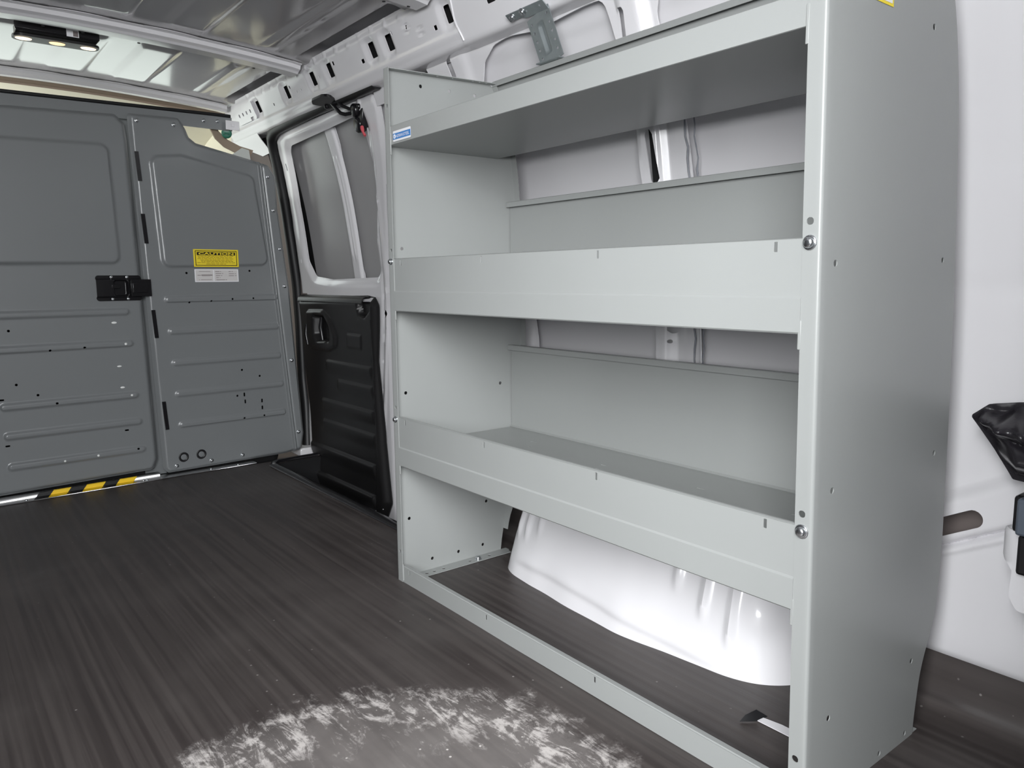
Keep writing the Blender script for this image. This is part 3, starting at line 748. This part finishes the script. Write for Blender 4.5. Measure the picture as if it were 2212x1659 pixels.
b = B(); b.tube([(-1.448, W(.53)-.044, .54), (-1.452, W(.5)-.046, .50), (-1.440, W(.46)-.044, .455)], [.005, .007, .005], 8); b.obj('handle_rim', 'gloss', tm)
# upper guide arm with roller body
ga = B()
ga.tube([(-.905, .298, 1.318), (-.868, .305, 1.285), (-.850, .312, 1.268), (-.832, .320, 1.262), (-.805, .335, 1.264)], .0062, 10)
ga.tube([(-.865, .298, 1.316), (-.832, .310, 1.288), (-.808, .325, 1.276), (-.79, .335, 1.276)], .0055, 10)
gm = ga.obj('guide_arm', 'gloss', sd)
b = B(); b.sheet(-.965, -.815, -.02, .045, .01, .008, lambda u, v, h: (u, .262+v*.9, 1.3175-.16*v-.006), outline=sd_poly([(-.955, .0), (-.925, -.018), (-.83, -.016), (-.82, .0), (-.845, .035), (-.94, .035)], .006)); b.lathe((-.925, .30, 1.304), (0, 0, -1), [(.006, -.006), (.006, .006), (.003, .008)], 10); b.obj('pad', 'gloss', gm, thick=.008)
b = B(); b.lathe((-.792, .345, 1.272), (-.1, -1, -.2), [(.020, -.02), (.022, .014), (.018, .020), (.006, .022)], 18); b.lathe((-.763, .342, 1.279), (-.1, -1, -.2), [(.009, -.02), (.0095, .010), (.006, .014)], 12)
b.obox((-.776, .352, 1.250), (1, 0, -.25), (.25, 0, 1), (0, 1, 0), .026, .030, .014); b.lathe((-.787, .352, 1.226), (-.1, -1, -.2), [(.024, -.012), (.026, .012), (.020, .018), (.006, .019)], 20)
b.obj('roller_housing', 'gloss', gm, bevel=.003)
b = B(); b.tube([(-.752, .338, 1.212), (-.746, .336, 1.203), (-.744, .337, 1.194), (-.736, .340, 1.182)], [.006, .0065, .004, .005], 8); b.obj('release_tag', 'red', gm)
# rubber seal round the door opening (fixed to the body)
b = B()
sp = [(-1.545, -.02), (-1.60, .30), (-1.612, .62), (-1.60, .93), (-1.575, 1.12), (-1.545, 1.25), (-1.52, 1.285), (-1.47, 1.304), (-1.40, 1.309), (-1.0, 1.318), (-.62, 1.320)]
spx = np.array(sp); sL = np.concatenate([[0], np.cumsum(np.hypot(*np.diff(spx, axis=0).T))]); q = np.linspace(0, sL[-1], 70)
b.tube([(np.interp(t, sL, spx[:, 0])+.022, W(np.interp(t, sL, spx[:, 1]))-.010, np.interp(t, sL, spx[:, 1])) for t in q], .024, 12)
struct(b.obj('trim_11', 'rubber'))
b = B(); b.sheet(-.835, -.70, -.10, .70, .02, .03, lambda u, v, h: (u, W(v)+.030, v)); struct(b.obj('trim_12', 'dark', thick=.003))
# outer shell behind the door so no daylight leaks
b = B(); b.sheet(-2.3, -.6, -.3, 1.36, .1, .05, lambda u, v, h: (u, W(v)+.075, v)); struct(b.obj('wall_right_outer_panel', 'dark', thick=.003))

# ================================================================== SHELVING UNIT
L = 1.0693; LEAN = -.018
un = thing('shelving_unit', (L/2, .18, 0), 'grey steel three-tier van shelving unit standing over the white wheel arch', 'shelving')
BZ = np.array([0, .06, .115, .17, .28, .5, .69, .865, .98, 1.06, 1.12, 1.19, 1.25])
BY = np.array([.312, .322, .335, .374, .388, .389, .386, .375, .366, .352, .334, .298, .27])
_z2 = np.linspace(-.05, 1.25, 131); _y2 = np.interp(_z2, BZ, BY); _y2 = np.convolve(np.pad(_y2, 3, mode='edge'), np.ones(7)/7, 'valid')
def back(z): return np.interp(z, _z2, _y2)
def ptop(y): return 1.181+.030*y
R_ = .004; FW = .0235
def side_panel(x0, lean, sgn, holes, name):
    """sgn = +1: flange turned towards +x (far panel), -1: towards -x (near panel)"""
    bb = B()
    fl = FW-R_; arc_ = R_*PI/2
    def mp(s, z, h):
        a = np.clip((s-fl)/arc_, 0, 1)*PI/2
        xin = np.where(s < fl, FW-s, R_-R_*np.sin(a))
        y = np.where(s < fl, 0, np.where(s < fl+arc_, R_-R_*np.cos(a), R_+s-fl-arc_))
        return x0+lean*z+sgn*xin, y, z
    ys = lambda y: y-R_+fl+arc_
    bb.sheet(0, ys(.40), 0, 1.2, .012, .012, mp, outline=lambda s, z: np.maximum(np.maximum(s-ys(back(z)), z-ptop(np.maximum(s-ys(0), 0))), -z-.0),
             holes=[('c', ys(y) if y >= 0 else fl*.5, z, r) for y, z, r in holes], extra_u=[fl, fl+arc_*.25, fl+arc_*.5, fl+arc_*.75, fl+arc_], flip=sgn < 0)
    # rear flange, top flange, foot flange
    zz = np.linspace(.06, 1.185, 60)
    V = []
    for z in zz: V += [(x0+lean*z, float(back(z)), z), (x0+lean*z+sgn*.018, float(back(z))+.001, z)]
    bb.add(V, [(2*i, 2*i+1, 2*i+3, 2*i+2) for i in range(len(zz)-1)])
    bb.sheet(.002, .021, .004, .298, .004, .01, lambda u, v, h: (x0+lean*1.18+sgn*u, v, ptop(v)-.0008), holes=[('c', .012, y, .0036) for y in (.092, .135, .178, .236, .256, .276)])
    bb.sheet(.0, .034, .045, .330, .005, .01, lambda u, v, h: (x0+sgn*u, v, .0018+0*u), holes=[('c', .018, y, .0045) for y in (.07, .092, .12, .20, .262)], outline=lambda u, v: np.maximum(v-.33+u*.25, .045-v))
    return bb.obj(name, 'shelf', un, thick=.0014, angle=50)
hl = [(.035, .453, .0042), (.317, .451, .0042), (.035, .145, .0042), (.267, .144, .0042), (.098, .029, .0042), (.177, .028, .0042), (.254, .029, .0042), (.096, 1.158, .0042), (.175, 1.158, .0042), (.248, 1.158, .0042), (.035, .79, .004)]
far = side_panel(0, 0, 1, hl+[(-1, .785, .0042), (-1, .424, .0042), (-1, .075, .0042), (-1, 1.10, .0042)], 'side_panel')
hr = [(.276, 1.059, .0045), (.035, .735, .0045), (.339, .741, .0045), (.342, .449, .0045), (.045, .444, .0045), (.298, .127, .0045), (.055, .126, .0045), (.205, .012, .0045), (.286, .012, .0045)]
near = side_panel(L, LEAN, -1, hr+[(-1, .786, .0048), (-1, .4185, .0048), (-1, .083, .0048), (-1, 1.10, .0048)], 'side_panel')
for z in (.760, .3955):
    bolt((.0125, -.001, z), (0, -1, 0), .0058, far); bolt((L+LEAN*z-.0135, -.001, z), (0, -1, 0), .0074, near)
bolt((.020, .224, .003), (0, 0, 1), .0075, far)
for side, x, pr in ((0, FW+.001, far), (1, L-FW-.001, near)):
    for z0, z1 in ((.628, .665), (.266, .302), (.994, 1.04), (.004, .045)):
        b = B(); xx = x+(LEAN*z0 if side else 0); b.box((xx-.0022, -.0016, z0), (xx+.0022, .0012, z1)); b.obj('hook_tab', 'shelf', pr, bevel=.0008)

SLX = (.053, .359, .675, .995)
def tray(deck, front_top, front_bot, back_top, name, lipslots, deckmarks=False, dp=.353):
    x0, x1 = .0035, L+LEAN*deck-.0035
    bb = B()
    hl_ = []
    if deckmarks:
        for x, y in ((.19, .27), (.225, .23), (.30, .26), (.46, .235), (.475, .205), (.70, .245), (.735, .21), (.90, .235), (.925, .27), (.985, .20)):
            hl_.append((sd_rr(x, y, .009, .0013, .001, random.uniform(-.3, .3)), x, y, .009, .0016))
    bb.sheet(x0, x1, .002, dp-.001, .04, .04, lambda u, v, h: (u, v, deck+0*u), holes=hl_)
    t = bb.obj(name, 'shelf', un, thick=.0014, off=-1)
    # front: hemmed fascia below the deck and the upright lip above it
    if front_bot < deck-.006:
        f = B(); f.sweep([(.014, front_bot+.004), (.012, front_bot), (.0005, front_bot), (-.0012, front_bot+.0018), (-.0012, deck-.0035), (.0012, deck-.0005), (.005, deck)], x0+.0195, x1-.0195)
        f.obj('front_edge', 'shelf', t, thick=.0013, angle=35)
    p = B()
    p.sheet(x0+.0195, x1-.0195, deck-.0008 if front_bot < deck-.006 else front_bot, front_top, .05, .02, lambda u, v, h: (u, .0012+0*u, v),
            holes=[(sd_slot((x, front_top-.0125), (x, front_top-.0045), .0030), x, front_top-.0085, .0032, .0075) for x in SLX] if lipslots else [])
    p.sweep([(.0012, front_top), (.0035, front_top+.0012), (.009, front_top+.0008)], x0+.0195, x1-.0195)
    p.obj('front_lip', 'shelf', t, thick=.0014, angle=35)
    k = B()
    k.sweep([(dp-.006, deck+.0005), (dp, deck+.004), (dp, back_top-.0006), (dp-.0015, back_top), (dp-.011, back_top), (dp-.0125, back_top-.0012), (dp-.0125, back_top-.0125)], x0, x1)
    k.obj('back_panel', 'shelf', t, thick=.0013, angle=30)
    return t
tray(.3325, .401, .2865, .549, 'shelf', True, True)
tray(.6950, .765, .6482, .9105, 'shelf', True)
tt = tray(1.0165, 1.0545, 1.0155, 1.1965, 'shelf', False, False, .3125)
b = B()
b.sheet(FW+.001, L-FW-.001, 0, .0385, .05, .02, lambda u, v, h: (u, .0012+0*u, v), holes=[(sd_slot((x, .0275), (x, .0345), .0026), x, .031, .0028, .0066) for x in SLX])
b.sweep([(.0012, .0385), (.003, .0398), (.012, .0395)], FW+.001, L-FW-.001); b.sweep([(.0012, .0006), (.022, .0006)], FW+.001, L-FW-.001)
b.obj('base_rail', 'shelf', un, thick=.0014, angle=35)
# maker's sticker on the top fascia
o0 = np.array([.0375, -.0002, 1.0195]); r, u = np.array([1., 0, 0]), np.array([0, 0, 1.])
b = B(); plate(b, o0, r, u, 0, .0745, 0, .0225, .0006, r=.0022); stk = b.obj('maker_sticker', 'labelhi', tt, smooth=False); stk['label'] = 'small blue and white sticker'
b = B(); plate(b, o0, r, u, .0004, .0741, .0042, .0172, .0009); b.obj('blue_band', 'blue', stk, smooth=False)
text_mesh('maker_lettering', 'ADRIAN', o0+r*.0145+u*.0072, r, u, .0065, .029, 'labelhi', stk, .0013, .008)
text_mesh('maker_lettering', 'STEEL', o0+r*.0455+u*.0072, r, u, .0065, .0245, 'labelhi', stk, .0013, .008)
b = B(); b.lathe(o0+r*.0070+u*.0107+np.array([0, -.0008, 0]), (0, -1, 0), [(.0048, 0), (.0048, .0004), (.0047, .0005)], 24); b.obj('emblem', 'labelhi', stk, smooth=False)
b = B(); b.lathe(o0+r*.0070+u*.0107+np.array([0, -.0013, 0]), (0, -1, 0), [(.0014, 0), (.0014, .0002)], 12); plate(b, o0, r, u, .0063, .0077, .0078, .0118, .0016); b.obj('emblem_mark', 'blue', stk, smooth=False)
# warning sticker high on the outer face of the near panel
xs = L+LEAN*1.06+.0006; o0 = np.array([xs, .02, 1.0605]); r = np.array([0, 1., 0]); u = np.array([LEAN, 0, 1.])
b = B(); plate(b, o0, r, u, 0, .136, 0, .085, .0008); ws = b.obj('warning_sticker', 'yellow', near, smooth=False); ws['label'] = 'yellow edged white sticker'
b = B(); plate(b, o0, r, u, .004, .132, .0035, .081, .0012); b.obj('white_field', 'labelhi', ws, smooth=False)

# ================================================================== BRACKET between shelf and roof rail
bt, bo_ = np.array([.195, .283, 1.303]), np.array([.2215, .3045, 1.2000])
br = thing('mounting_bracket', tuple(bo_), 'perforated galvanised steel bracket joining the shelf top to the roof rail', 'bracket')
d_ = bt-bo_; ln = np.linalg.norm(d_); d_ /= ln; rv = np.array([1., 0, 0]); rv = rv-d_*(rv@d_); rv /= np.linalg.norm(rv); nv = np.cross(rv, d_)
def bm(u, v, h): return tuple(bo_[i]+rv[i]*u+d_[i]*v+nv[i]*h for i in range(3))
b = B()
b.sheet(-.0385, .0385, -.004, ln, .004, .004, bm, holes=[('c', s*.027, .016+.0195*k, .0034) for s in (-1, 1) for k in range(5)], hf=lambda u, v: -.006*sm((.010-np.abs(u))/.0035)*sm((v-.016)/.006)*sm((ln-.020-v)/.01))
b.sheet(-.0385, .0385, 0, .016, .01, .005, lambda u, v, h: (bo_[0]+u, bo_[1]-v, bo_[2]-.002-.0*v), holes=[('c', .020, .008, .003)])
b.sheet(-.090, .0385, 0, .026, .004, .004, lambda u, v, h: (bt[0]+u, bt[1]-v*.75, bt[2]+v*.55), outline=sd_poly([(-.090, .006), (-.045, .006), (-.0385, 0), (.0385, 0), (.0385, .026), (-.090, .026)], .002), holes=[('c', s*.022, .016, .003) for s in (-1, 1)])
b.obj('bracket_plate', 'galv', br, thick=.0022)
for u, v in ((-.074, .016), (-.036, .018)): bolt((bt[0]+u, bt[1]-v*.75, bt[2]+v*.55-.001), (0, -.55, -.75), .0075, br)

# ================================================================== DOME LIGHT
dl = thing('dome_light', (-1.13, -.455, 1.43), 'black three-lens dome light under the front roof bow', 'light')
b = B()
c0, c1 = -.567, -.344
b.sheet(c0, c1, -.032, .032, .004, .003, lambda u, v, h: (-1.137+v, u, 1.4245-h), outline=sd_rr((c0+c1)/2, 0, (c1-c0)/2, .030, .025))
b.obj('lens_plate', 'plastic', dl, thick=.007, off=0)
b = B(); b.box((-1.135, -.563, 1.430), (-1.085, -.352, 1.450)); b.box((-1.10, -.565, 1.432), (-1.078, -.350, 1.455)); b.obj('housing', 'gloss', dl, bevel=.003)
for k, (y, mt) in enumerate(((-.539, 'lens'), (-.454, 'lensdim'), (-.372, 'lens'))):
    b = B(); n = 24; V = []
    for rr, hh in ((1., 0), (.9, .0022), (.55, .0036), (.08, .004)):
        for q in range(n): V.append((-1.137+.0145*rr*math.sin(2*PI*q/n), y+.0215*rr*math.cos(2*PI*q/n), 1.4212-hh))
    b.add(V, [(i*n+q, i*n+(q+1) % n, (i+1)*n+(q+1) % n, (i+1)*n+q) for i in range(3) for q in range(n)]+[tuple(range(3*n, 4*n))])
    b.obj('lens', mt, dl)
b = B(); b.box((-1.0779, -.437, 1.431), (-1.0773, -.405, 1.452)); lb = b.obj('paper_label', 'labelhi', dl, smooth=False)
b = B(); b.box((-1.0772, -.420, 1.433), (-1.0769, -.407, 1.448)); b.obj('label_print', 'greyink', lb, smooth=False)

# ================================================================== REAR CORNER: vinyl pouch and jack holder
po = thing('vinyl_pouch', (1.20, .43, .41), 'creased black vinyl pouch hanging on the white rear wall', 'pouch')
pout = sd_poly([(1.083, .502), (1.107, .523), (1.152, .531), (1.25, .532), (1.30, .50), (1.30, .415), (1.18, .410), (1.147, .413), (1.120, .454)], .004)
def ph(u, v):
    d = np.clip(-pout(u, v), 0, .05)
    h = .050*sm(d/.042)
    h += .007*np.sin(60*(u-1.1)+90*(v-.5)+3*np.sin(80*u))*sm(d/.02)*sm((v-.465)/.03)
    h += .006*np.sin(150*v+25*u)*sm(d/.015)
    h += -.012*np.exp(-((v-.478+.25*(u-1.15))/.006)**2)*sm(d/.02)
    return h
b = B(); b.sheet(1.075, 1.305, .40, .54, .0022, .0022, lambda u, v, h: (u, .415-h, v), outline=pout, hf=ph)
b.sheet(1.075, 1.305, .40, .54, .006, .006, lambda u, v, h: (u, .420+0*u, v), outline=pout)
b.obj('cover', 'vinyl', po, thick=.002)
jk = thing('jack_holder', (1.22, .44, .23), 'white plate and dark bracket of the jack holder below the black pouch', 'jack holder')
b = B(); b.sheet(1.158, 1.30, .225, .352, .006, .006, lambda u, v, h: (u, .385+.012*sm((1.166-u)/.008), v), outline=sd_poly([(1.160, .352), (1.30, .352), (1.30, .225), (1.178, .225), (1.166, .245), (1.168, .285), (1.160, .30)], .008)); b.sweep([(.385, .352), (.45, .36)], 1.162, 1.30); b.obj('white_plate', 'white', jk, thick=.02, bevel=.003)
b = B(); b.box((1.176, .36, .285), (1.30, .384, .345)); b.box((1.164, .37, .345), (1.30, .44, .40)); b.obj('dark_bracket', 'gloss', jk, bevel=.005)
b = B(); b.lathe((1.196, .372, .374), (0, -1, 0), [(.014, -.02), (.016, .01), (.010, .016)], 18); b.box((1.176, .345, .348), (1.3, .37, .402)); b.obj('jack_body', 'seat', jk, bevel=.006)

# ================================================================== torn flap in the mat
b = B(); b.add([(.897, .166, .0026), (.93, .172, .0026), (1.02, .172, .0026), (1.02, .1535, .0026), (.895, .152, .0026)], [(0, 4, 3, 2, 1)])
ws_ = tag(b.obj('exposed_sill_strip', 'white', thick=.0012, smooth=False), 'short white strip showing where the black mat is slit, by the near shelf post', 'strip')
b = B(); b.add([(.880, .128, .002), (.897, .150, .002), (.900, .176, .002), (.889, .160, .015), (.882, .140, .010)], [(0, 1, 4), (1, 2, 3), (1, 3, 4)])
tag(b.obj('curled_mat_flap', 'rubber', thick=.0016), 'curled black corner of the slit mat beside the white strip', 'flap')

# ================================================================== OUTSIDE
b = B(); b.sheet(-30, 40, -35, 35, 5, 5, lambda u, v, h: (u, v, -.72+0*u)); struct(b.obj('ground', 'asphalt'))

# ================================================================== LIGHT
w = bpy.data.worlds.new('overcast_sky'); SC.world = w; w.use_nodes = True
nt = w.node_tree; bg = nt.nodes['Background']
tc = nt.nodes.new('ShaderNodeTexCoord'); sp_ = nt.nodes.new('ShaderNodeSeparateXYZ'); nt.links.new(tc.outputs['Generated'], sp_.inputs[0])
rp = nt.nodes.new('ShaderNodeValToRGB'); nt.links.new(sp_.outputs['Z'], rp.inputs['Fac'])
rp.color_ramp.elements[0].color = (.62, .66, .70, 1); rp.color_ramp.elements[0].position = 0.
rp.color_ramp.elements[1].color = (.92, .96, 1.0, 1); rp.color_ramp.elements[1].position = .6
nt.links.new(rp.outputs['Color'], bg.inputs['Color']); bg.inputs['Strength'].default_value = 1.1

def area(name, loc, target, sx, sy, power, col):
    ld = bpy.data.lights.new(name, 'AREA'); ld.shape = 'RECTANGLE'; ld.size = sx; ld.size_y = sy; ld.energy = power; ld.color = col
    o = bpy.data.objects.new(name, ld); COL.objects.link(o); o.location = loc
    o.rotation_euler = (Vector(target)-Vector(loc)).to_track_quat('-Z', 'Y').to_euler(); return o
area('rear_door_daylight', (2.08, -1.60, 1.28), (.05, -.15, .58), 1.7, 1.15, 176, (.97, .985, 1.))
area('cab_window_daylight', (-2.05, -1.30, 1.05), (-1.98, .3, 1.2), .6, .4, 11, (.97, 1., .96))
area('windscreen_daylight', (-2.58, -.45, 1.05), (-1.3, -.3, 1.36), 1.4, .46, 3.2, (.90, 1., .93))

# ================================================================== CAMERA
cd = bpy.data.cameras.new('camera'); co_ = bpy.data.objects.new('camera', cd); COL.objects.link(co_)
yaw, pitch, roll = math.radians(51.7207), math.radians(-7.8926), math.radians(.4755)
Mz = Matrix.Rotation(yaw, 3, 'Z'); Mx = Matrix.Rotation(pitch, 3, 'X'); My = Matrix.Rotation(roll, 3, 'Y')
Rm = Mz @ Mx @ My                                     # columns: right, forward, up
cam = Matrix((Rm.col[0], Rm.col[2], -Rm.col[1])).transposed()
co_.matrix_world = Matrix.Translation((1.55565, -.87116, .71936)) @ cam.to_4x4()
cd.sensor_fit = 'HORIZONTAL'; cd.sensor_width = 36; cd.lens = 36*1641.12/2212; cd.clip_start = .02
SC.camera = co_
SC.view_settings.view_transform = 'Standard'; SC.view_settings.look = 'None'; SC.view_settings.gamma = 1; SC.view_settings.use_curve_mapping = False
SC.view_settings.exposure = 0.
SC.cycles.max_bounces = 10; SC.cycles.diffuse_bounces = 5; SC.cycles.glossy_bounces = 5
SC.cycles.sample_clamp_indirect = 6
SC.cycles.use_denoising = True
